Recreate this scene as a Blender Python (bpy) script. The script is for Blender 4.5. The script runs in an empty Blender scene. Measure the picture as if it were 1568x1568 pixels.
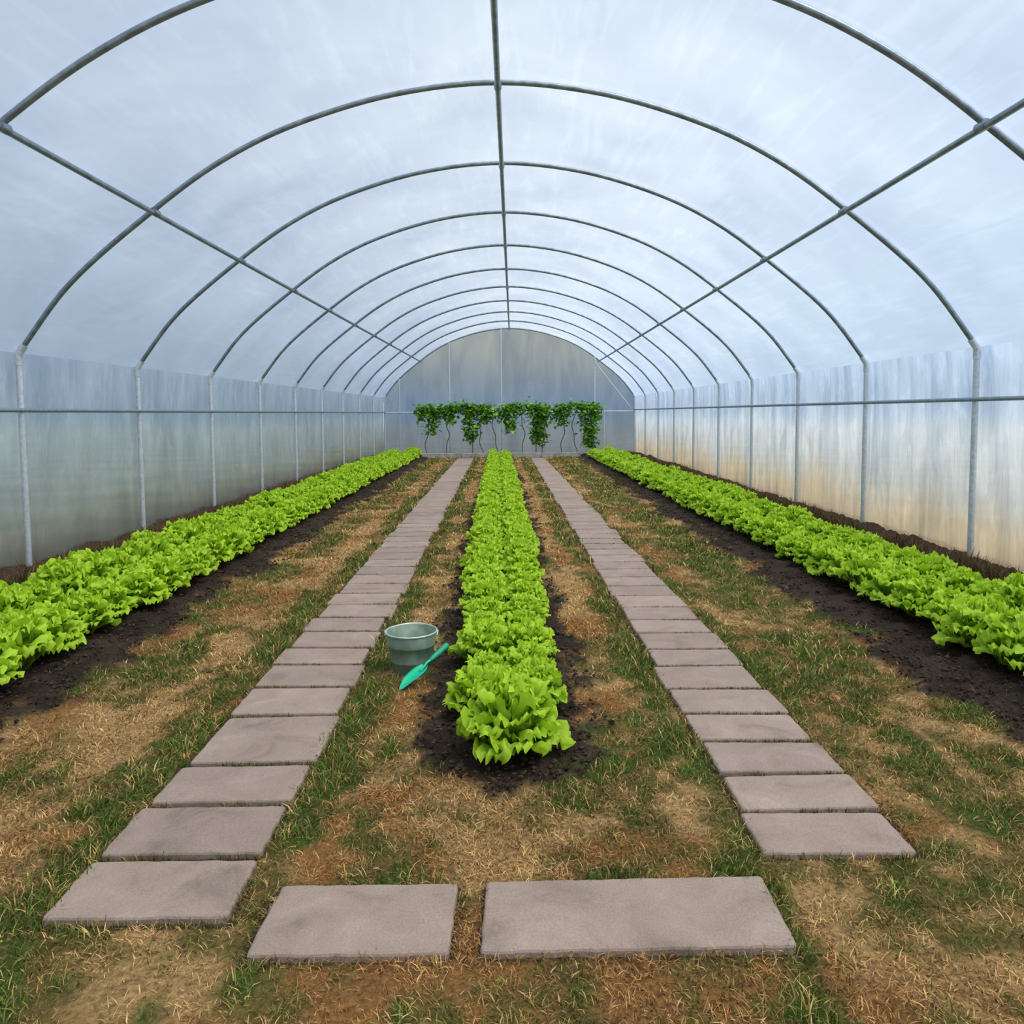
import bpy, math, random
import numpy as np
from mathutils import Matrix, Vector
random.seed(7); rng=np.random.default_rng(11)
scn=bpy.context.scene
try:
    scn.view_settings.view_transform='Standard'; scn.view_settings.look='None'
except Exception: pass

# ---------------------------------------------------------------- helpers
def link(o,parent=None):
    scn.collection.objects.link(o)
    if parent is not None: o.parent=parent
    return o
def empty(name,loc=(0,0,0)):
    e=bpy.data.objects.new(name,None); e.empty_display_size=.1; e.location=loc; return link(e)
def mesh_np(name,verts,faces,mat=None,smooth=True,col=None):
    me=bpy.data.meshes.new(name)
    me.from_pydata([tuple(v) for v in verts],[],[tuple(f) for f in faces])
    if smooth: me.polygons.foreach_set('use_smooth',[True]*len(me.polygons))
    if col is not None:
        a=me.color_attributes.new('Col','FLOAT_COLOR','POINT')
        a.data.foreach_set('color',np.asarray(col,dtype=np.float32).ravel())
    if mat: me.materials.append(mat)
    me.update(); return me
def mesh_fast(name,verts,loops,starts,totals,mat,col=None,smooth=True):
    me=bpy.data.meshes.new(name)
    me.vertices.add(len(verts)); me.vertices.foreach_set('co',np.asarray(verts,np.float32).ravel())
    me.loops.add(len(loops)); me.loops.foreach_set('vertex_index',np.asarray(loops,np.int32))
    me.polygons.add(len(starts)); me.polygons.foreach_set('loop_start',np.asarray(starts,np.int32))
    me.polygons.foreach_set('loop_total',np.asarray(totals,np.int32))
    me.update(calc_edges=True); 
    me.polygons.foreach_set('use_smooth',[smooth]*len(me.polygons))
    if col is not None:
        a=me.color_attributes.new('Col','FLOAT_COLOR','POINT')
        a.data.foreach_set('color',np.asarray(col,np.float32).ravel())
    me.materials.append(mat); return me
LAT=rng.random((256,256))
def vnoise(x,y):
    xi=np.floor(x).astype(int);yi=np.floor(y).astype(int);fx=x-xi;fy=y-yi
    fx=fx*fx*(3-2*fx);fy=fy*fy*(3-2*fy)
    g=lambda a,b:LAT[a%256,b%256]
    return (g(xi,yi)*(1-fx)+g(xi+1,yi)*fx)*(1-fy)+(g(xi,yi+1)*(1-fx)+g(xi+1,yi+1)*fx)*fy
def fbm(x,y,o=4):
    s=0;a=.5;t=0
    for i in range(o):
        s=s+a*vnoise(x*2**i+17*i,y*2**i+31*i);t+=a;a*=.5
    return s/t
def sst(a,b,x):
    t=np.clip((x-a)/(b-a),0,1);return t*t*(3-2*t)
def bump1(x,c,w): return np.exp(-((x-c)/w)**2)

# ---------------------------------------------------------------- materials
def newmat(name):
    m=bpy.data.materials.new(name);m.use_nodes=True;nt=m.node_tree;nt.nodes.clear()
    out=nt.nodes.new('ShaderNodeOutputMaterial');return m,nt,out
def N(nt,t,**kw):
    n=nt.nodes.new(t)
    for k,v in kw.items():
        if k in n.inputs: n.inputs[k].default_value=v
        else: setattr(n,k,v)
    return n
def ramp(nt,stops):
    r=nt.nodes.new('ShaderNodeValToRGB');e=r.color_ramp.elements
    while len(e)<len(stops): e.new(.5)
    for i,(p,c) in enumerate(stops): e[i].position=p;e[i].color=(*c,1)
    return r
def simple(name,color,rough=.6,metal=0,nscale=20,namt=.25,bump=.1,spec=.5):
    m,nt,out=newmat(name);L=nt.links.new
    p=N(nt,'ShaderNodeBsdfPrincipled',Roughness=rough,Metallic=metal);p.inputs['Specular IOR Level'].default_value=spec
    tc=N(nt,'ShaderNodeTexCoord');no=N(nt,'ShaderNodeTexNoise',Scale=nscale,Detail=6.0)
    L(tc.outputs['Object'],no.inputs['Vector'])
    r=ramp(nt,[(.3,[c*(1-namt) for c in color]),(.7,[min(1,c*(1+namt)) for c in color])])
    L(no.outputs['Fac'],r.inputs['Fac']);L(r.outputs['Color'],p.inputs['Base Color'])
    b=N(nt,'ShaderNodeBump',Strength=bump,Distance=.01);L(no.outputs['Fac'],b.inputs['Height']);L(b.outputs['Normal'],p.inputs['Normal'])
    L(p.outputs[0],out.inputs['Surface']);return m
steel=simple('galvanized_steel',(.24,.29,.33),.38,.7,12,.3,.05)
post_m=simple('galvanized_post',(.62,.66,.7),.4,.4,30,.15,.05)
rail_m=simple('rail_paint',(.26,.31,.36),.5,.4,30,.2,.05)

def leafmat(name,trans=.35,rough=.45,tcol=(1.0,1.0,.5),spec=.35):
    m,nt,out=newmat(name);L=nt.links.new
    a=N(nt,'ShaderNodeVertexColor',layer_name='Col')
    p=N(nt,'ShaderNodeBsdfPrincipled',Roughness=rough);p.inputs['Specular IOR Level'].default_value=spec
    L(a.outputs['Color'],p.inputs['Base Color'])
    t=N(nt,'ShaderNodeBsdfTranslucent');mx=N(nt,'ShaderNodeMix',data_type='RGBA',blend_type='MULTIPLY')
    mx.inputs[0].default_value=1;L(a.outputs['Color'],mx.inputs[6]);mx.inputs[7].default_value=(*tcol,1)
    L(mx.outputs[2],t.inputs['Color'])
    s=N(nt,'ShaderNodeMixShader');s.inputs[0].default_value=trans
    L(p.outputs[0],s.inputs[1]);L(t.outputs[0],s.inputs[2]);L(s.outputs[0],out.inputs['Surface'])
    return m
grass_m=leafmat('grass_blades',.2,.8,(1,1,.8),.1)
lett_m=leafmat('lettuce_leaf',.36,.45,(1,1,.5),.2)
vine_m=leafmat('vine_leaf',.3,.5)

def film(name,stops,zmax,noise_amt=.3,transp=.22,streak=(1.2,6,6),warpamt=.5,bumpd=.05,scratch=0,sscale=(5,.6,5),srot=(0,0,.1)):
    m,nt,out=newmat(name);L=nt.links.new
    g=N(nt,'ShaderNodeNewGeometry');sep=N(nt,'ShaderNodeSeparateXYZ');L(g.outputs['Position'],sep.inputs[0])
    warp=N(nt,'ShaderNodeTexNoise',Scale=.8,Detail=3.0);L(g.outputs['Position'],warp.inputs['Vector'])
    wa=N(nt,'ShaderNodeMath',operation='MULTIPLY_ADD');wa.inputs[1].default_value=warpamt;wa.inputs[2].default_value=-warpamt/2
    L(warp.outputs['Fac'],wa.inputs[0])
    ad=N(nt,'ShaderNodeMath',operation='ADD');L(sep.outputs['Z'],ad.inputs[0]);L(wa.outputs[0],ad.inputs[1])
    dv=N(nt,'ShaderNodeMath',operation='DIVIDE');dv.inputs[1].default_value=zmax;L(ad.outputs[0],dv.inputs[0])
    r=ramp(nt,stops);L(dv.outputs[0],r.inputs['Fac'])
    mp=N(nt,'ShaderNodeMapping');mp.inputs['Scale'].default_value=streak;L(g.outputs['Position'],mp.inputs['Vector'])
    n2=N(nt,'ShaderNodeTexNoise',Scale=1.0,Detail=4.0,Roughness=.5,Distortion=.3);L(mp.outputs[0],n2.inputs['Vector'])
    r2=ramp(nt,[(.3,(1-noise_amt,1-noise_amt*.85,1-noise_amt*.65)),(.55,(1,1,1)),(.75,(1.15,1.13,1.08))]);L(n2.outputs['Fac'],r2.inputs['Fac'])
    mx=N(nt,'ShaderNodeMix',data_type='RGBA',blend_type='MULTIPLY');mx.inputs[0].default_value=1
    L(r.outputs['Color'],mx.inputs[6]);L(r2.outputs['Color'],mx.inputs[7])
    colout=mx.outputs[2]
    if scratch:
        mp2=N(nt,'ShaderNodeMapping');mp2.inputs['Scale'].default_value=sscale;mp2.inputs['Rotation'].default_value=srot;L(g.outputs['Position'],mp2.inputs['Vector'])
        n4=N(nt,'ShaderNodeTexNoise',Scale=1.6,Detail=4.0,Roughness=.6,Distortion=.5);L(mp2.outputs[0],n4.inputs['Vector'])
        r4=ramp(nt,[(.50,(1,1,1)),(.74,(1+scratch,1+scratch,1+scratch*.8))]);L(n4.outputs['Fac'],r4.inputs['Fac'])
        m3=N(nt,'ShaderNodeMix',data_type='RGBA',blend_type='MULTIPLY');m3.inputs[0].default_value=1
        L(colout,m3.inputs[6]);L(r4.outputs['Color'],m3.inputs[7]);colout=m3.outputs[2]
    bp=N(nt,'ShaderNodeBump',Strength=.5,Distance=bumpd);L(n2.outputs['Fac'],bp.inputs['Height'])
    t=N(nt,'ShaderNodeBsdfTranslucent');d=N(nt,'ShaderNodeBsdfDiffuse')
    L(colout,t.inputs['Color']);L(colout,d.inputs['Color']);L(bp.outputs['Normal'],t.inputs['Normal'])
    s1=N(nt,'ShaderNodeMixShader');s1.inputs[0].default_value=.08;L(t.outputs[0],s1.inputs[1]);L(d.outputs[0],s1.inputs[2])
    tr=N(nt,'ShaderNodeBsdfTransparent');tr.inputs[0].default_value=(.97,.98,1,1)
    s2=N(nt,'ShaderNodeMixShader');s2.inputs[0].default_value=transp;L(s1.outputs[0],s2.inputs[1]);L(tr.outputs[0],s2.inputs[2])
    gl=N(nt,'ShaderNodeBsdfGlossy',Roughness=.3);gl.inputs['Color'].default_value=(.85,.93,1,1);L(bp.outputs['Normal'],gl.inputs['Normal'])
    fr=N(nt,'ShaderNodeLayerWeight',Blend=.25)
    fm_=N(nt,'ShaderNodeMath',operation='MULTIPLY');fm_.inputs[1].default_value=.16;L(fr.outputs['Fresnel'],fm_.inputs[0])
    s3=N(nt,'ShaderNodeMixShader');L(fm_.outputs[0],s3.inputs[0]);L(s2.outputs[0],s3.inputs[1]);L(gl.outputs[0],s3.inputs[2])
    L(s3.outputs[0],out.inputs['Surface']);return m
roof_m=film('poly_film_roof',[(0,(.33,.41,.53)),(.46,(.30,.39,.53)),(.58,(.35,.44,.57)),(.8,(.39,.46,.56)),(1,(.43,.48,.55))],4.5,.20,.36,(.7,.7,.7),.3,.14,.14)
left_m=film('poly_film_left',[(0,(.15,.155,.125)),(.14,(.23,.25,.24)),(.30,(.30,.38,.43)),(.60,(.38,.52,.62)),(.72,(.31,.43,.56)),(1,(.40,.53,.70))],2.1,.30,.12,(1,2.6,1.0),.5,.12,.22,(1,4,2),(.6,0,0))  # low stops paint in the dim green outdoors showing through the film
right_m=film('poly_film_right',[(0,(.29,.23,.15)),(.16,(.36,.315,.24)),(.36,(.36,.40,.44)),(.60,(.42,.50,.60)),(.74,(.30,.40,.54)),(1,(.33,.43,.59))],2.1,.34,.12,(1,5,.7),.6,.1,.22,(1,4,2),(-.6,0,0))  # tan low stops put the outside ground's show-through into the film colour
back_m=film('poly_film_end',[(0,(.30,.35,.39)),(.12,(.28,.36,.46)),(.42,(.25,.37,.55)),(.6,(.33,.41,.49)),(.8,(.46,.50,.50)),(1,(.52,.55,.53))],4.5,.36,.10,(1.6,1,.45),.8)

# ---------------------------------------------------------------- tunnel geometry
S=2.218;D1=7.09;YE=D1+9*S
def xc(y): return -.056+.009*(y-7.09)
HP=[(4.49,2.09),(3.97,2.74),(3.20,3.38),(2.55,3.83),(1.85,4.16),(.95,4.42),(0,4.52)]
def hoop_profile(n=8):
    pts=[(-a,b) for a,b in HP]+[(a,b) for a,b in HP[::-1][1:]]
    out=[]
    P=[Vector(p) for p in pts]
    for i in range(len(P)-1):
        p0=P[i-1] if i>0 else P[i]*2-P[i+1];p1=P[i];p2=P[i+1];p3=P[i+2] if i+2<len(P) else P[i+1]*2-P[i]
        if i==0: p0=P[0]*2-P[1]
        for k in range(n):
            t=k/n
            q=.5*((2*p1)+(-p0+p2)*t+(2*p0-5*p1+4*p2-p3)*t*t+(-p0+3*p1-3*p2+p3)*t**3)
            out.append((q.x,q.y))
    out.append(tuple(P[-1]));return out
PROF=hoop_profile()
def tube(name,pts,r,mat,parent,cyc=False,res=4):
    cu=bpy.data.curves.new(name,'CURVE');cu.dimensions='3D';cu.bevel_depth=r;cu.bevel_resolution=res;cu.use_fill_caps=True
    sp=cu.splines.new('POLY');sp.points.add(len(pts)-1)
    for i,p in enumerate(pts): sp.points[i].co=(*p,1)
    sp.use_cyclic_u=cyc
    cu.materials.append(mat)
    o=bpy.data.objects.new(name,cu)
    link(o);me=bpy.data.meshes.new_from_object(o.evaluated_get(bpy.context.evaluated_depsgraph_get()))
    bpy.data.objects.remove(o)
    me.polygons.foreach_set('use_smooth',[True]*len(me.polygons))
    m=bpy.data.objects.new(name,me);return link(m,parent)
frame=empty('greenhouse_frame')
ys=[D1-5*S,D1-4*S,D1-3*S,D1-2*S,5.02]+[D1+i*S for i in range(10)]
for i,y in enumerate(ys):
    c=xc(y)
    tube('hoop_%d'%i,[(c+x,y,z) for x,z in PROF],.024,steel,frame)
    tube('post_left_%d'%i,[(c-4.49,y,-.1),(c-4.49,y,2.10)],.028,post_m,frame)
    tube('post_right_%d'%i,[(c+4.49,y,-.1),(c+4.49,y,2.10)],.028,post_m,frame)
Y0=ys[0]
def longpipe(name,x,z,r,m):
    tube(name,[(xc(y)+x,y,z) for y in ys],r,m,frame)
longpipe('ridge_pipe',0,4.48,.026,steel)
longpipe('purlin_left',-3.17,3.36,.024,steel)
longpipe('purlin_right',3.2,3.34,.024,steel)
longpipe('side_rail_left',-4.46,1.56,.02,rail_m)
longpipe('side_rail_right',4.46,1.60,.02,rail_m)
for i,y in enumerate(ys):
    for j,(x,z) in enumerate([(-3.17,3.37),(3.2,3.35),(0,4.49)]):
        tube('clamp_%d_%d'%(i,j),[(xc(y)+x,y-.045,z),(xc(y)+x,y+.045,z)],.036,steel,frame,res=3)
    for s in (-1,1):
        tube('knee_sleeve_%d_%d'%(i,s+1),[(xc(y)+s*4.49,y,1.98),(xc(y)+s*4.49,y,2.08),(xc(y)+s*4.43,y,2.165)],.034,post_m,frame,res=3)

def sheet(name,prof,y0,y1,ny,mat,sag=.012):
    yy=np.linspace(y0,y1,ny);P=np.array(prof);V=[];F=[]
    for y in yy:
        ph=((y-D1)/S)%1.0; sg=sag*math.sin(math.pi*ph)
        for k,(x,z) in enumerate(P):
            L=math.hypot(x,z-1.2);V.append((xc(y)+x-x/L*sg,y,z-(z-1.2)/L*sg))
    n=len(P)
    for j in range(ny-1):
        for k in range(n-1): F.append((j*n+k,j*n+k+1,(j+1)*n+k+1,(j+1)*n+k))
    return link(bpy.data.objects.new(name,mesh_np(name,V,F,mat)))
off=[]
for x,z in PROF:
    L=math.hypot(x,z-1.2);off.append((x+x/L*.035,z+(z-1.2)/L*.035))
sheet('ceiling',off,Y0,YE+.05,150,roof_m)
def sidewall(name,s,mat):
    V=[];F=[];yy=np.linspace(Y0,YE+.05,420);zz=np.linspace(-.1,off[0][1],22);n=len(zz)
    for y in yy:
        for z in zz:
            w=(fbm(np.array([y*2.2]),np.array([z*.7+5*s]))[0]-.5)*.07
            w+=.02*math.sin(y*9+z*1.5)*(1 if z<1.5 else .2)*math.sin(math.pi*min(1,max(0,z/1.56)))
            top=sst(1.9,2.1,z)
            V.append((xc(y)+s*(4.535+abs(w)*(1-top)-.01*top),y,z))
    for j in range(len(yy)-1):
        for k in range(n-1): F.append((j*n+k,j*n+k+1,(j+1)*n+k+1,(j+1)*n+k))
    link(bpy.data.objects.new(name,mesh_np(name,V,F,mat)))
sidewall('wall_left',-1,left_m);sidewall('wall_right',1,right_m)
V=[];F=[];c=xc(YE)
bp=[(-4.56,-.1)]+off+[(4.56,-.1)]
nseg=14
for x,z in bp:
    for k in range(nseg+1):
        t=k/nseg;zz=-.1+(z+.1)*t
        V.append((c+x,YE+.06+.03*math.sin(x*5)*math.sin(t*3),zz))
for j in range(len(bp)-1):
    for k in range(nseg): F.append((j*(nseg+1)+k,j*(nseg+1)+k+1,(j+1)*(nseg+1)+k+1,(j+1)*(nseg+1)+k))
link(bpy.data.objects.new('wall_back',mesh_np('wall_back',V,F,back_m)))
def ztop(x):
    for (a,b),(a2,b2) in zip(PROF[:-1],PROF[1:]):
        if a<=x<=a2: return b+(b2-b)*(x-a)/(a2-a)
    return 2
for i,x in enumerate([-3.95,-2.15,-.3,3.05]):
    tube('end_stud_%d'%i,[(c+x,YE-.02,-.05),(c+x,YE-.02,ztop(x))],.022,post_m,frame)
tube('end_rail',[(c-4.45,YE-.05,1.55),(c+4.45,YE-.05,1.55)],.022,post_m,frame)
tube('end_brace_right',[(c+3.05,YE-.05,3.3),(c+4.4,YE-.05,1.6)],.018,post_m,frame)
tube('end_brace_left',[(c-3.95,YE-.05,2.6),(c-4.4,YE-.05,1.6)],.018,post_m,frame)

# ---------------------------------------------------------------- ground layout
def lx(y): return -.0115*(y-3)
def tl(y): return -1.385+lx(y)*1.0, -.845+lx(y)
def trr(y): return .865-.003*(y-3), 1.39-.006*(y-3)
Ledges=[2.12,2.45,2.79,3.125,3.64,4.03,4.40,4.72]
while Ledges[-1]<24.9: Ledges.append(Ledges[-1]+.37+random.uniform(-.02,.02))
Redges=[2.415,2.70,2.99,3.30,3.61,3.95,4.31,4.63]
while Redges[-1]<24.9: Redges.append(Redges[-1]+.345+random.uniform(-.02,.02))
front=[(-.73,-.17,1.975,2.29),(-.085,.80,1.985,2.305)]
def masks(x,y):
    d=lx(y)
    n=fbm(x*3.1+9,y*3.1,4)-.5; n2=fbm(x*9+40,y*9,3)-.5
    wn=n*.32+n2*.3
    cs=sst(.49,.35,np.abs(x-d*.8)+wn)*sst(2.84,3.02,y+wn-.5*np.abs(x))
    ls=sst(-2.26,-2.44,x-d+n*.5+n2*.3)
    rs=sst(2.24,2.42,x+n*.5+n2*.3)
    return np.maximum(np.maximum(cs,ls),rs),n,n2
def inpath(x,y,m=.0):
    a,b=tl(y);c_,d_=trr(y)
    r=((x>a+m)&(x<b-m)&(y>2.12))|((x>c_+m)&(x<d_-m)&(y>2.415))
    for q in front: r|=(x>q[0]+m)&(x<q[1]-m)&(y>q[2]+m)&(y<q[3]-m)
    return r
GREEN=np.array([.12,.185,.032]);OLIVE=np.array([.26,.20,.06]);STRAW=np.array([.70,.44,.18]);ORANGE=np.array([.48,.24,.08]);BROWN=np.array([.19,.105,.05])
SOIL=np.array([.030,.021,.015])
def dryness(x,y):
    d=lx(y);u=x-d+.10*(fbm(x*2+80,y*1.3,3)-.5)
    n=fbm(x*2.9+3,y*2.1+7,4)-.5; n2=fbm(x*11+13,y*9+2,3)-.5
    v=.62+n*2.3+n2*1.7
    far=sst(3.4,4.2,y)
    v+= .60*bump1(u,.56,.13)*far + .30*bump1(u,-.55,.10)*sst(3.2,4,y)
    v-= .55*bump1(u,.78,.075) +.55*bump1(u,-.76,.09)+ .50*bump1(u,-1.47,.11)+.30*bump1(u,1.47,.06)
    v+= .70*bump1(u,-1.78,.12)*sst(2.0,2.6,y)*(1-.4*sst(9,14,y))
    v-= .30*bump1(u,-2.1,.18)*sst(5,6,y)
    v+= .25*bump1(u,1.62,.14)*sst(4,7,y); v-=.40*bump1(u,2.02,.25)*sst(2.8,4,y)
    v+= .35*np.exp(-(x/.75)**2-((y-2.5)/.25)**2) + .4*np.exp(-((x-.58)/.2)**2-((y-2.75)/.35)**2)
    v+= .45*np.exp(-((x+.52)/.14)**2-((y-3.45)/.25)**2)
    v+= .22*sst(1.95,1.75,y)*sst(.5,1.4,x) -.35*np.exp(-((x+.1)/.35)**2-((y-1.85)/.12)**2)
    v-= .20*sst(-1.0,-1.5,x)*sst(2.3,1.9,y)
    v+= .15*sst(1.3,1.6,x)*sst(2.9,2.2,y)
    return v,n,n2
def gcolor(x,y):
    v,n,n2=dryness(x,y);v=v[...,None]
    k=fbm(x*2.1+60,y*2.1+33,4)[...,None]
    k=k+.12*(sst(2.75,2.45,y)*sst(1,.5,np.abs(x-.0)))[...,None]+.12*sst(1.95,1.7,y)[...,None]
    dry=STRAW*(1-sst(.46,.64,k))+ORANGE*sst(.46,.64,k)
    c=GREEN*(1-sst(.15,.45,v))+OLIVE*sst(.15,.45,v)
    c=c*(1-sst(.5,.95,v))+dry*sst(.5,.95,v)
    return c
xs=np.linspace(-4.65,4.65,310)
yn=[-4.2,-3,-2,-1,0,.6,1.0]
y=1.2
while y<YE+.1: yn.append(y);y+=max(.028,.006*y)
yn.append(YE+.1);yn=np.array(yn)
X,Y=np.meshgrid(xs,yn)
soil,n,n2=masks(X,Y);gc=gcolor(X,Y)
gc=gc*.50
s3=soil[...,None]
soilc=SOIL*(1+1.6*(fbm(X*6,Y*6,4)[...,None]-.3))
outer=(np.abs(X)>3.75)[...,None]*.8
soilc=soilc*(1-outer)+outer*np.array([.085,.052,.03])
C=gc*(1-s3)+soilc*s3
ip=inpath(X,Y,-.01)[...,None]
C=np.where(ip,C*.0+np.array([.07,.06,.03]),C)
Z=(fbm(X*8+5,Y*8,4)-.5)*.022+(fbm(X*1.2,Y*1.2,2)-.5)*.02
Z+=soil*((fbm(X*14+5,Y*14,3)-.5)*.07+.022)
Z+=.10*sst(4.1,4.4,np.abs(X))*(fbm(X*3,Y*2.2,3)+.2)
Z=np.where(inpath(X,Y,-.03),-.008,Z)
Vv=np.stack([X,Y,Z],-1).reshape(-1,3);ny_,nx_=X.shape
idx=np.arange(ny_*nx_).reshape(ny_,nx_)
Q=np.stack([idx[:-1,:-1],idx[:-1,1:],idx[1:,1:],idx[1:,:-1]],-1).reshape(-1,4)
m,nt,out=newmat('soil_and_turf');L=nt.links.new
a=N(nt,'ShaderNodeVertexColor',layer_name='Col');tc=N(nt,'ShaderNodeNewGeometry')
no=N(nt,'ShaderNodeTexNoise',Scale=55.0,Detail=6.0,Roughness=.7);L(tc.outputs['Position'],no.inputs['Vector'])
r=ramp(nt,[(.3,(.4,.4,.4)),(.7,(1.7,1.7,1.7))]);L(no.outputs['Fac'],r.inputs['Fac'])
mx=N(nt,'ShaderNodeMix',data_type='RGBA',blend_type='MULTIPLY');mx.inputs[0].default_value=1
L(a.outputs['Color'],mx.inputs[6]);L(r.outputs['Color'],mx.inputs[7])
p=N(nt,'ShaderNodeBsdfPrincipled',Roughness=.95);p.inputs['Specular IOR Level'].default_value=.1
L(mx.outputs[2],p.inputs['Base Color'])
b=N(nt,'ShaderNodeBump',Strength=.9,Distance=.02);L(no.outputs['Fac'],b.inputs['Height']);L(b.outputs['Normal'],p.inputs['Normal'])
L(p.outputs[0],out.inputs['Surface']);soil_m=m
colr=np.concatenate([C.reshape(-1,3),np.ones((C.size//3,1))],1)
me=mesh_fast('floor',Vv,Q.ravel(),np.arange(len(Q))*4,np.full(len(Q),4),m,colr)
floor=link(bpy.data.objects.new('floor',me))
fm=simple('field_outside',(.30,.26,.15),.95,0,.5,.35,.2,.1)
fo=mesh_np('ground_outside',[(-80,-60,-.12),(80,-60,-.12),(80,120,-.12),(-80,120,-.12)],[(0,1,2,3)],fm,False)
link(bpy.data.objects.new('ground_outside',fo))
# soil clods
OV=np.array([(1,0,0),(-1,0,0),(0,1,0),(0,-1,0),(0,0,1),(0,0,-1)],float)
OF=np.array([(0,2,4),(2,1,4),(1,3,4),(3,0,4),(2,0,5),(1,2,5),(3,1,5),(0,3,5)])
n=26000
yy_=rng.uniform(0,1,n)**1.8*16+2.6;x=np.where(rng.random(n)<.4,rng.uniform(-.55,.55,n),np.where(rng.random(n)<.5,-1,1)*rng.uniform(2.1,3.0,n))
so,_,_=masks(x,yy_);kp=(so>.35)&(~inpath(x,yy_,-.02));x=x[kp];yy_=yy_[kp];n=len(x)
sz=rng.uniform(.3,1,n)**2.2*.014+.003+.0004*yy_
v=OV[None]*(sz[:,None,None]*rng.uniform(.5,1.2,(n,6,3)))
v[:,:,0]+=x[:,None]+rng.uniform(-.2,.2,(n,6))*sz[:,None];v[:,:,1]+=yy_[:,None];v[:,:,2]=v[:,:,2]*.7+(.024+.4*sz)[:,None]
lp=(OF[None]+np.arange(n)[:,None,None]*6).ravel()
cc=np.ones((n,6,4));cc[:,:,:3]=(SOIL*1.5*rng.uniform(.5,1.9,(n,1)))[:,None,:]
me=mesh_fast('soil_clods',v.reshape(-1,3),lp,np.arange(n*8)*3,np.full(n*8,3),soil_m,cc.reshape(-1,4),False)
link(bpy.data.objects.new('soil_clods',me),floor)

# ---------------------------------------------------------------- grass
def blades(name,x,y,z,length,width,lean,col,mat=grass_m,tipb=1.25):
    n=len(x);az=rng.random(n)*2*math.pi;la=rng.random(n)*2*math.pi
    dx=np.cos(la)*lean*length;dy=np.sin(la)*lean*length
    h=length*np.sqrt(np.clip(1-lean**2,.05,1))
    wx=np.cos(az)*width/2;wy=np.sin(az)*width/2
    v=np.zeros((n,5,3))
    v[:,0]=np.stack([x-wx,y-wy,z],1);v[:,1]=np.stack([x+wx,y+wy,z],1)
    v[:,2]=np.stack([x+wx*.8+dx*.4,y+wy*.8+dy*.4,z+h*.62],1);v[:,3]=np.stack([x-wx*.8+dx*.4,y-wy*.8+dy*.4,z+h*.62],1)
    v[:,4]=np.stack([x+dx,y+dy,z+h*.95],1)
    bs=np.arange(n)[:,None]*5
    lp=(bs+np.array([0,1,2,3,3,2,4])).ravel()
    st=(np.arange(n)[:,None]*7+np.array([0,4])).ravel();tt=np.tile([4,3],n)
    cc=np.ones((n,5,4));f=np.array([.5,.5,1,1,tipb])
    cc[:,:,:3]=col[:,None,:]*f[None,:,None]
    return mesh_fast(name,v.reshape(-1,3),lp,st,tt,mat,np.clip(cc,0,1).reshape(-1,4),True)
zones=[(1.35,2.6,14000,.0034,.034),(2.6,4.2,9000,.0042,.036),(4.2,7,4200,.006,.042),(7,13,1600,.010,.048),(13,26.6,520,.019,.052)]
for zi,(ya,yb,dens,w,ln) in enumerate(zones):
    xm=min(2.7,.75*yb+.25);area=2*xm*(yb-ya);n=int(area*dens)
    x=rng.uniform(-xm,xm,n);y=rng.uniform(ya,yb,n)
    so,_,_=masks(x,y)
    keep=(so<rng.uniform(.05,1.02,n))&(~inpath(x,y,.009))
    x=x[keep];y=y[keep];n=len(x)
    v,a1,a2=dryness(x,y);c=gcolor(x,y)
    rr=rng.random(n)
    c=np.where((rr<.24)[:,None],STRAW*.95,c);c=np.where(((rr>.88)&(v<1.0))[:,None],GREEN*1.15,c)
    c=np.where(((rr>.74)&(rr<.88))[:,None],BROWN,c)
    clump=fbm(x*16,y*16,2)
    c=c*rng.uniform(.5,1.4,(n,1))*(.5+.95*clump[:,None])
    length=ln*rng.uniform(.4,1.2,n)*(1+.9*np.clip(.5-v,0,.6))*(.6+.8*clump)
    lean=np.clip(rng.normal(.80,.17,n)+.2*np.clip(v-.5,-.9,.4),.1,.97)
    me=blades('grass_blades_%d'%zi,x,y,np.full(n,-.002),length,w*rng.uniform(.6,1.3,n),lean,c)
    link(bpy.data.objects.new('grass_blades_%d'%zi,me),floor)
gx=[];gy=[]
for E,fn in ((Ledges,tl),(Redges,trr)):
    for e_ in E[:22]:
        a,b_=fn(e_);k=int(170 if e_<6 else 90)
        xx=rng.uniform(a,b_,k);xx=xx[fbm(xx*7+e_*3,xx*0+e_,2)>.42]
        gx.append(xx);gy.append(e_+rng.normal(0,.006,len(xx)))
gx=np.concatenate(gx);gy=np.concatenate(gy);n=len(gx)
c=np.where((rng.random(n)<.55)[:,None],GREEN*.9,np.where((rng.random(n)<.5)[:,None],BROWN,STRAW*.7))*rng.uniform(.5,1.3,(n,1))
me=blades('joint_grass',gx,gy,np.full(n,-.004),rng.uniform(.018,.036,n),.0022+.0005*gy,rng.uniform(.1,.75,n),c)
link(bpy.data.objects.new('joint_grass',me),floor)
for s in (-1,1):
    n=15000;y=rng.uniform(3.5,26.3,n);x=s*(4.30-np.abs(rng.normal(0,.13,n)))
    k=fbm(x*2+5,y*2.4+9*s,3);kp=k>rng.uniform(.3,.7,n);x=x[kp];y=y[kp];k=k[kp];n=len(x)
    c=np.where((rng.random(n)<.25)[:,None],np.array([.12,.14,.05]),np.array([.17,.10,.055]))*rng.uniform(.5,1.6,(n,1))
    me=blades('dry_weeds',x,y,.04+0*y,rng.uniform(.05,.24,n)*(k+.35),rng.uniform(.006,.014,n),rng.uniform(.1,.85,n),c)
    link(bpy.data.objects.new('weed_blades_%d'%(s+2),me),floor)

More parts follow.
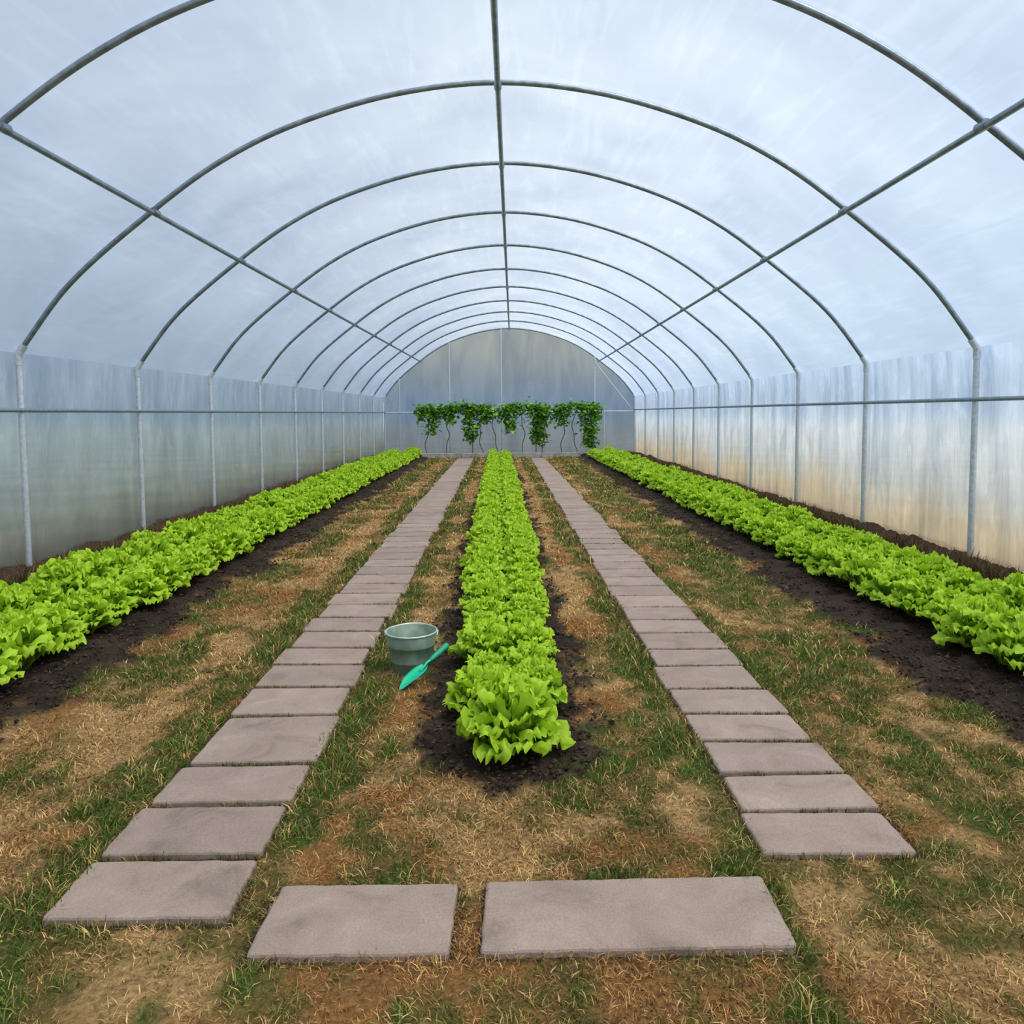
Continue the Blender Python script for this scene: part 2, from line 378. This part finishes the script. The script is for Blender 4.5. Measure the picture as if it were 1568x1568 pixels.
# ---------------------------------------------------------------- pavers
m,nt,out=newmat('sandstone_paver');L=nt.links.new
g=N(nt,'ShaderNodeNewGeometry');n1=N(nt,'ShaderNodeTexNoise',Scale=4.0,Detail=7.0,Roughness=.6,Distortion=.8);L(g.outputs['Position'],n1.inputs['Vector'])
n2_=N(nt,'ShaderNodeTexNoise',Scale=160.0,Detail=4.0);L(g.outputs['Position'],n2_.inputs['Vector'])
r1=ramp(nt,[(.28,(.20,.155,.12)),(.42,(.285,.215,.17)),(.6,(.325,.247,.20)),(.75,(.38,.295,.245))]);L(n1.outputs['Fac'],r1.inputs['Fac'])
r2=ramp(nt,[(.3,(.85,.85,.85)),(.7,(1.12,1.12,1.12))]);L(n2_.outputs['Fac'],r2.inputs['Fac'])
isl=N(nt,'ShaderNodeMapRange');L(g.outputs['Random Per Island'],isl.inputs['Value']);isl.inputs['To Min'].default_value=.9;isl.inputs['To Max'].default_value=1.12
mx=N(nt,'ShaderNodeMix',data_type='RGBA',blend_type='MULTIPLY');mx.inputs[0].default_value=1;L(r1.outputs[0],mx.inputs[6]);L(r2.outputs[0],mx.inputs[7])
vm=N(nt,'ShaderNodeVectorMath',operation='SCALE');L(mx.outputs[2],vm.inputs[0]);L(isl.outputs[0],vm.inputs['Scale'])
p=N(nt,'ShaderNodeBsdfPrincipled',Roughness=.8);L(vm.outputs[0],p.inputs['Base Color']);p.inputs['Specular IOR Level'].default_value=.2
b=N(nt,'ShaderNodeBump',Strength=.35,Distance=.004);L(n2_.outputs['Fac'],b.inputs['Height'])
b2=N(nt,'ShaderNodeBump',Strength=.4,Distance=.03);L(n1.outputs['Fac'],b2.inputs['Height']);L(b.outputs['Normal'],b2.inputs['Normal'])
L(b2.outputs['Normal'],p.inputs['Normal']);L(p.outputs[0],out.inputs['Surface']);paver_m=m
def slab_geo(quad,z0,z1,V,F,rough=.003):
    Qd=[Vector(q) for q in quad];ring=[];cr=.014
    for i in range(4):
        p0=Qd[i-1];a=Qd[i];b_=Qd[(i+1)%4]
        d0=(p0-a).normalized();d1=(b_-a).normalized()
        s0=a+d0*cr;s1=a+d1*cr
        for t in (0,.5,1): 
            q=s0.lerp(a,t).lerp(a.lerp(s1,t),t);ring.append((q.x,q.y))
        e1=b_+(a-b_).normalized()*cr;k=max(3,int((b_-a).length/.04))
        for t in range(1,k):
            q=s1.lerp(e1,t/k);ring.append((q.x+random.uniform(-rough,rough),q.y+random.uniform(-rough,rough)))
    cx=sum(q[0] for q in ring)/len(ring);cy_=sum(q[1] for q in ring)/len(ring)
    hx=max(abs(q[0]-cx) for q in ring);hy=max(abs(q[1]-cy_) for q in ring)
    base=len(V);n=len(ring)
    tx=random.uniform(-.01,.01);ty=random.uniform(-.012,.012)
    def zz(x,y): return (x-cx)*tx+(y-cy_)*ty
    for ins,z in ((0,z0),(0,z1-.009),(.003,z1-.003),(.009,z1)):
        for (x,y) in ring:
            x2=cx+(x-cx)*(1-ins/hx);y2=cy_+(y-cy_)*(1-ins/hy)
            V.append((x2,y2,z+zz(x,y)))
    for j in range(3):
        for i in range(n):
            F.append((base+j*n+i,base+j*n+(i+1)%n,base+(j+1)*n+(i+1)%n,base+(j+1)*n+i))
    F.append(tuple(base+3*n+i for i in range(n)))
def path(name,edges,fn,gap):
    V=[];F=[]
    for i in range(len(edges)-1):
        gp=gap*random.uniform(.75,1.3)
        a,b_=edges[i]+gp/2,edges[i+1]-gp/2
        xl0,xr0=fn(a);xl1,xr1=fn(b_);j=random.uniform(-.018,.018);w=random.uniform(-.012,.012);sk=random.uniform(-.006,.006)
        slab_geo([(xl0+j,a-sk),(xr0+j+w,a+sk),(xr1+j+w,b_+sk),(xl1+j,b_-sk)],-.03,.017,V,F)
    return link(bpy.data.objects.new(name,mesh_np(name,V,F,paver_m,False)))
path('paver_path',Ledges,tl,.038);path('paver_path',Redges,trr,.036)
for q in front:
    V=[];F=[];x0,x1,y0,y1=q
    slab_geo([(x0-.0,y0),(x1,y0+.004),(x1+.006,y1),(x0+.01,y1-.006)],-.03,.018,V,F)
    link(bpy.data.objects.new('stone_slab',mesh_np('stone_slab',V,F,paver_m,False)))

# ---------------------------------------------------------------- lettuce
def lettuce(seed,nl=62,nu=21,nv=13):
    rg=np.random.default_rng(seed);V=[];F=[];C=[]
    for i in range(nl):
        t=i/(nl-1)
        az=i*2.39996+rg.uniform(-.3,.3)
        Ln=.168+.025*math.sin(t*3.14)+rg.uniform(-.028,.012)+.012*t
        Wd=.042+.028*t+rg.uniform(-.006,.006)
        el0=math.radians(98-84*t**1.25+rg.uniform(-7,7))
        curl=math.radians(-5+18*t+rg.uniform(-10,10))
        ph=rg.uniform(0,6.28,5);fq=rg.uniform(.85,1.2)
        u=np.linspace(-1,1,nu);v=np.linspace(0,1,nv)**.72
        U,Vg=np.meshgrid(u,v)
        el=el0+math.radians(16)-curl*v**2-math.radians(66+28*t)*np.clip((v-.70)/.30,0,1)**1.3
        dv_=np.diff(v)*Ln
        r_=np.concatenate([[0],np.cumsum(np.cos(el[:-1])*dv_)])+.004+.010*t
        z_=np.concatenate([[0],np.cumsum(np.sin(el[:-1])*dv_)])+.018*(1-t)
        w=Wd*(.25+.75*np.sin(np.clip(v,0,1)**.8*math.pi*.62))*np.where(v>.86,np.sqrt(np.clip(1-((v-.86)/.19)**2,.2,1)),1)
        R=r_[:,None]+0*U;Zz=z_[:,None]+0*U;Tt=U*w[:,None]
        nr=-np.sin(el)[:,None];nz=np.cos(el)[:,None]
        edge=np.clip(np.maximum(np.abs(U)**2.2*np.clip(Vg*1.6,0,1),np.clip((Vg-.6)/.4,0,1)**1.1),0,1)
        ruf=.0105*edge*(np.sin(Vg*22*fq+ph[0]+U*2.2)+1.0*np.sin(U*10*fq+ph[1]+Vg*5)+.7*np.sin(U*17+Vg*13+ph[2]))
        ruf+=.004*np.sin(U*5+ph[3])*Vg+.003*np.sin(Vg*14+U*9+ph[4])
        cup=.35*w[:,None]*(U**2)*(1-.7*t)
        R=R+nr*(ruf+cup);Zz=Zz+nz*(ruf+cup)
        Ls=.009*edge*np.sin(U*13+ph[2])*np.clip((Vg-.8)/.2,0,1)
        R=R+np.cos(el)[:,None]*Ls;Zz=Zz+np.sin(el)[:,None]*Ls
        ca,sa=math.cos(az),math.sin(az)
        Xx=R*ca-Tt*sa;Yy=R*sa+Tt*ca
        base=len(V);V+=list(np.stack([Xx,Yy,np.maximum(Zz,.002)],-1).reshape(-1,3))
        mid=np.exp(-(U/.10)**2)*(1-Vg*.9)
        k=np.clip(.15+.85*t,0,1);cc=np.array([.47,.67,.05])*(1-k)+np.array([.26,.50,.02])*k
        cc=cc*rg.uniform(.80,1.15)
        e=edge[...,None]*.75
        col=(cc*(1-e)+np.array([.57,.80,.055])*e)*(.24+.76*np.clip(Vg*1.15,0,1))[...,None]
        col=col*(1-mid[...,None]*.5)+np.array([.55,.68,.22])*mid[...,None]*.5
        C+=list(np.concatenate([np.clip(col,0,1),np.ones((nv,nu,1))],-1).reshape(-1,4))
        for a in range(nv-1):
            for b_ in range(nu-1):
                q=base+a*nu+b_;F.append((q,q+1,q+nu+1,q+nu))
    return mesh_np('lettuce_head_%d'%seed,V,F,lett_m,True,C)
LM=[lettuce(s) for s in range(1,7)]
def row(xf,y0,y1,sp,sf,name='lettuce_row',first=None,off_=.15,zs=1.0):
    e=empty(name);k=0
    def put(x,y,s):
        nonlocal k
        o=bpy.data.objects.new('lettuce_head_%d'%k,random.choice(LM));k+=1
        o.location=(x,y,.018);o.rotation_euler=(random.uniform(-.1,.1),random.uniform(-.1,.1),random.uniform(0,6.28))
        o.scale=(s,s,s*random.uniform(.98,1.2)*zs);link(o,e)
    if first: put(*first)
    for ci in range(2):
        y=y0+ci*sp*off_
        while y<y1:
            put(xf(ci,y)+random.uniform(-.018,.018),y+random.uniform(-.02,.02),sf(y)*random.uniform(.88,1.1));y+=sp
    return e
row(lambda c_,y:(-1,1)[c_]*(.125+.06*float(sst(3.5,8,y)))+lx(y),3.62,25.2,.37,lambda y:.94+.17*float(sst(3.5,8,y)),first=(.0,3.20,1.36))
row(lambda c_,y:(-2.86,-3.42)[c_]+lx(y),2.8,25.2,.365,lambda y:1.36,zs=1.04)
row(lambda c_,y:(2.92,3.46)[c_]-.002*(y-3),3.75,25.2,.365,lambda y:1.31,zs=1.04)

# ---------------------------------------------------------------- bucket
bk=empty('metal_bucket',(-.56,4.28,0))
bm_=simple('bucket_zinc',(.19,.26,.19),.45,.35,14,.35,.15)
bri=simple('bucket_rim_zinc',(.50,.57,.48),.35,.45,14,.2,.1)
def lathe(name,prof,seg,mat,parent):
    V=[];F=[]
    for r_,z in prof:
        for k in range(seg):
            a=2*math.pi*k/seg;V.append((r_*math.cos(a),r_*math.sin(a),z))
    for j in range(len(prof)-1):
        for k in range(seg):F.append((j*seg+k,j*seg+(k+1)%seg,(j+1)*seg+(k+1)%seg,(j+1)*seg+k))
    return link(bpy.data.objects.new(name,mesh_np(name,V,F,mat)),parent)
lathe('bucket_body',[(.001,.012),(.09,.012),(.094,.0),(.100,.0),(.102,.012),(.113,.07),(.117,.073),(.115,.078),(.128,.15),(.132,.153),(.130,.158),(.139,.218),(.135,.220),(.098,.02),(.001,.018)],56,bm_,bk)
tube('bucket_rim',[(.140*math.cos(a),.140*math.sin(a),.220) for a in np.linspace(0,2*math.pi,56,endpoint=False)],.005,bri,bk,True)
tube('bucket_handle',[(.143*math.cos(a),.143*math.sin(a),.212+.012*math.sin(a)) for a in np.linspace(math.radians(8),math.radians(172),30)],.003,bri,bk)
for s in (-1,1):
    tube('handle_lug_%d'%(s+1),[(s*.141,-.012,.20),(s*.146,0,.222),(s*.141,.012,.20)],.005,bri,bk)
bk.scale=(1.05,1.05,1.12)

# ---------------------------------------------------------------- trowel
tr=empty('garden_trowel')
tm=simple('trowel_green',(.005,.46,.25),.35,0,10,.08,.02)
tm2=simple('trowel_grip',(.004,.33,.18),.5,0,10,.1,.05)
tip=Vector((-.590,3.97,.012));end=Vector((-.345,4.27,.155))
ax=(end-tip);Lt=ax.length;ax.normalize();side=ax.cross(Vector((0,0,1))).normalized();up=side.cross(ax).normalized()
V=[];F=[];na=16;nb=9
for i in range(na):
    t=i/(na-1);w=.043*(math.sin(min(1,t*1.55)*math.pi/2)**.7)*(1 if t<.78 else (1-.55*((t-.78)/.22)**1.5))
    for j in range(nb):
        u=-1+2*j/(nb-1);V.append(tip+ax*(t*.215)+side*(u*w)+up*(.016*u*u*min(1,t*3)))
for i in range(na-1):
    for j in range(nb-1):
        q=i*nb+j;F.append((q,q+1,q+nb+1,q+nb))
bl=link(bpy.data.objects.new('trowel_blade',mesh_np('trowel_blade',V,F,tm)),tr)
sm=bl.modifiers.new('s','SOLIDIFY');sm.thickness=.003
def taper(name,pts,rad,mat,parent):
    cu=bpy.data.curves.new(name,'CURVE');cu.dimensions='3D';cu.bevel_depth=1;cu.bevel_resolution=5;cu.use_fill_caps=True
    sp=cu.splines.new('POLY');sp.points.add(len(pts)-1)
    for i,p_ in enumerate(pts): sp.points[i].co=(*p_,1);sp.points[i].radius=rad[i]
    cu.materials.append(mat);o=bpy.data.objects.new(name,cu);link(o)
    me=bpy.data.meshes.new_from_object(o.evaluated_get(bpy.context.evaluated_depsgraph_get()));bpy.data.objects.remove(o)
    me.polygons.foreach_set('use_smooth',[True]*len(me.polygons));return link(bpy.data.objects.new(name,me),parent)
P=lambda d,h=0:tip+ax*d+up*h
taper('trowel_neck',[P(.17,.004),P(.20,.008),P(.23,.016),P(.27,.014)],[.005,.007,.008,.008],tm,tr)
hl=Lt-.26
taper('trowel_handle',[P(.26+hl*k,.014) for k in (0,.06,.2,.45,.7,.88,.97,1)],[.010,.014,.015,.0175,.016,.018,.014,.006],tm2,tr)

# ---------------------------------------------------------------- vines at far end
vn=empty('climbing_vine')
bark=simple('vine_stem',(.10,.09,.04),.8)
VY=26.2
def pxx(px): return (px-776)/1150*VY
V=[];Cc=[];F=[]
def leaf(p,s):
    az=random.uniform(0,6.28);tl_=random.uniform(-1.2,.5)
    f=Vector((math.cos(az)*math.cos(tl_),math.sin(az)*math.cos(tl_),math.sin(tl_)));sd=f.cross(Vector((random.uniform(-.4,.4),random.uniform(-.4,.4),1))).normalized();nn=sd.cross(f)
    b=len(V)
    for a,w,h in ((0,0,0),(.25,.5,.08),(.45,.28,.03),(.7,.36,.05),(1,0,-.1),(.7,-.36,.05),(.45,-.28,.03),(.25,-.5,.08),(.5,0,-.03)):
        V.append(p+f*(a*s)+sd*(w*s)+nn*(h*s))
    for k in range(8): F.append((b+k,b+(k+1)%8,b+8))
    g=random.uniform(.6,1.7);y_=random.random()
    c0=np.array([.09,.26,.018])*(1-y_*.6)+np.array([.26,.50,.045])*y_*.6
    for k in range(9): Cc.append((*(np.clip(c0*g,0,1)),1))
clumps=[(662,.42,1.0,120),(722,.42,1.25,240),(780,.38,.95,130),(825,.45,1.4,330),(862,.3,.7,110),(903,.45,1.45,300),(745,.25,.6,70),(690,.3,.6,90),(645,.2,.5,50)]
for px,wd,hh,nn_ in clumps:
    for i in range(nn_*2):
        t=random.random()**1.3
        leaf(Vector((pxx(px)+random.gauss(0,wd*.5*(1-.45*t)),VY+random.gauss(0,.11),1.80-t*hh+random.uniform(-.08,.08))),random.uniform(.09,.17))
for i in range(1500):
    xx=random.uniform(pxx(643),pxx(922))
    leaf(Vector((xx,VY+random.gauss(0,.1),1.62+.12*math.sin(xx*3.1)+random.gauss(0,.12))),random.uniform(.08,.15))
link(bpy.data.objects.new('vine_leaves',mesh_np('vine_leaves',V,F,vine_m,True,Cc)),vn)
for i,px in enumerate([655,684,722,738,758,800,822,832,862,880,903,910]):
    x=pxx(px);pts=[];ph=random.uniform(0,6)
    for k in range(14):
        t=k/13;pts.append((x+.07*math.sin(ph+t*6)+.03*math.sin(t*17),VY+.05*math.cos(ph+t*5),-.02+1.72*t))
    tube('vine_stem_%d'%i,pts,.014,bark,vn,res=2)
tube('trellis_wire',[(pxx(640),VY,1.68),(pxx(925),VY,1.68)],.012,steel,vn,res=2)
for i,px in enumerate([640,925]): tube('trellis_post_%d'%i,[(pxx(px),VY,-.05),(pxx(px),VY,1.7)],.02,post_m,vn,res=2)
wood=simple('weathered_timber',(.34,.33,.31),.85,0,8,.35,.3)
x=-2.9
e=empty('timber_curb')
for i in range(4):
    w=1.36;V=[];F=[];slab_geo([(x,25.55),(x+w-.02,25.55),(x+w-.02,25.65),(x,25.65)],-.03,.15,V,F,.003)
    link(bpy.data.objects.new('plank_%d'%i,mesh_np('plank_%d'%i,V,F,wood,False)),e);x+=w

# ---------------------------------------------------------------- light & world
w=bpy.data.worlds.new('overcast_sky');scn.world=w;w.use_nodes=True;nt=w.node_tree;nt.nodes.clear();L=nt.links.new
o=nt.nodes.new('ShaderNodeOutputWorld');bg=nt.nodes.new('ShaderNodeBackground');tc=nt.nodes.new('ShaderNodeTexCoord');sp=nt.nodes.new('ShaderNodeSeparateXYZ')
L(tc.outputs['Generated'],sp.inputs[0]);r=ramp(nt,[(0,(.56,.64,.76)),(.35,(.59,.70,.89)),(1,(.72,.81,.95))]);L(sp.outputs['Z'],r.inputs[0])
L(r.outputs[0],bg.inputs[0]);bg.inputs[1].default_value=.98;L(bg.outputs[0],o.inputs[0])
sl=bpy.data.lights.new('sun','SUN');sl.energy=6.6;sl.angle=math.radians(44);sl.color=(1,.94,.86)
so=bpy.data.objects.new('sun',sl);so.rotation_euler=(math.radians(16),math.radians(27),0);link(so)

# ---------------------------------------------------------------- camera
pitch,roll,yaw,F_,CY=.067,-.007,.007,1150.,710.
f=Vector((math.sin(yaw)*math.cos(pitch),math.cos(yaw)*math.cos(pitch),-math.sin(pitch)))
r0=Vector((math.cos(yaw),-math.sin(yaw),0));u0=r0.cross(f)
rr=r0*math.cos(roll)+u0*math.sin(roll);uu=-r0*math.sin(roll)+u0*math.cos(roll)
cd=bpy.data.cameras.new('camera');cd.sensor_width=36;cd.lens=36*F_/1568;cd.shift_y=-(784-CY)/1568;cd.clip_start=.05;cd.clip_end=500
co=bpy.data.objects.new('camera',cd);M=Matrix(((rr.x,uu.x,-f.x,0),(rr.y,uu.y,-f.y,0),(rr.z,uu.z,-f.z,1.5),(0,0,0,1)));co.matrix_world=M
link(co);scn.camera=co
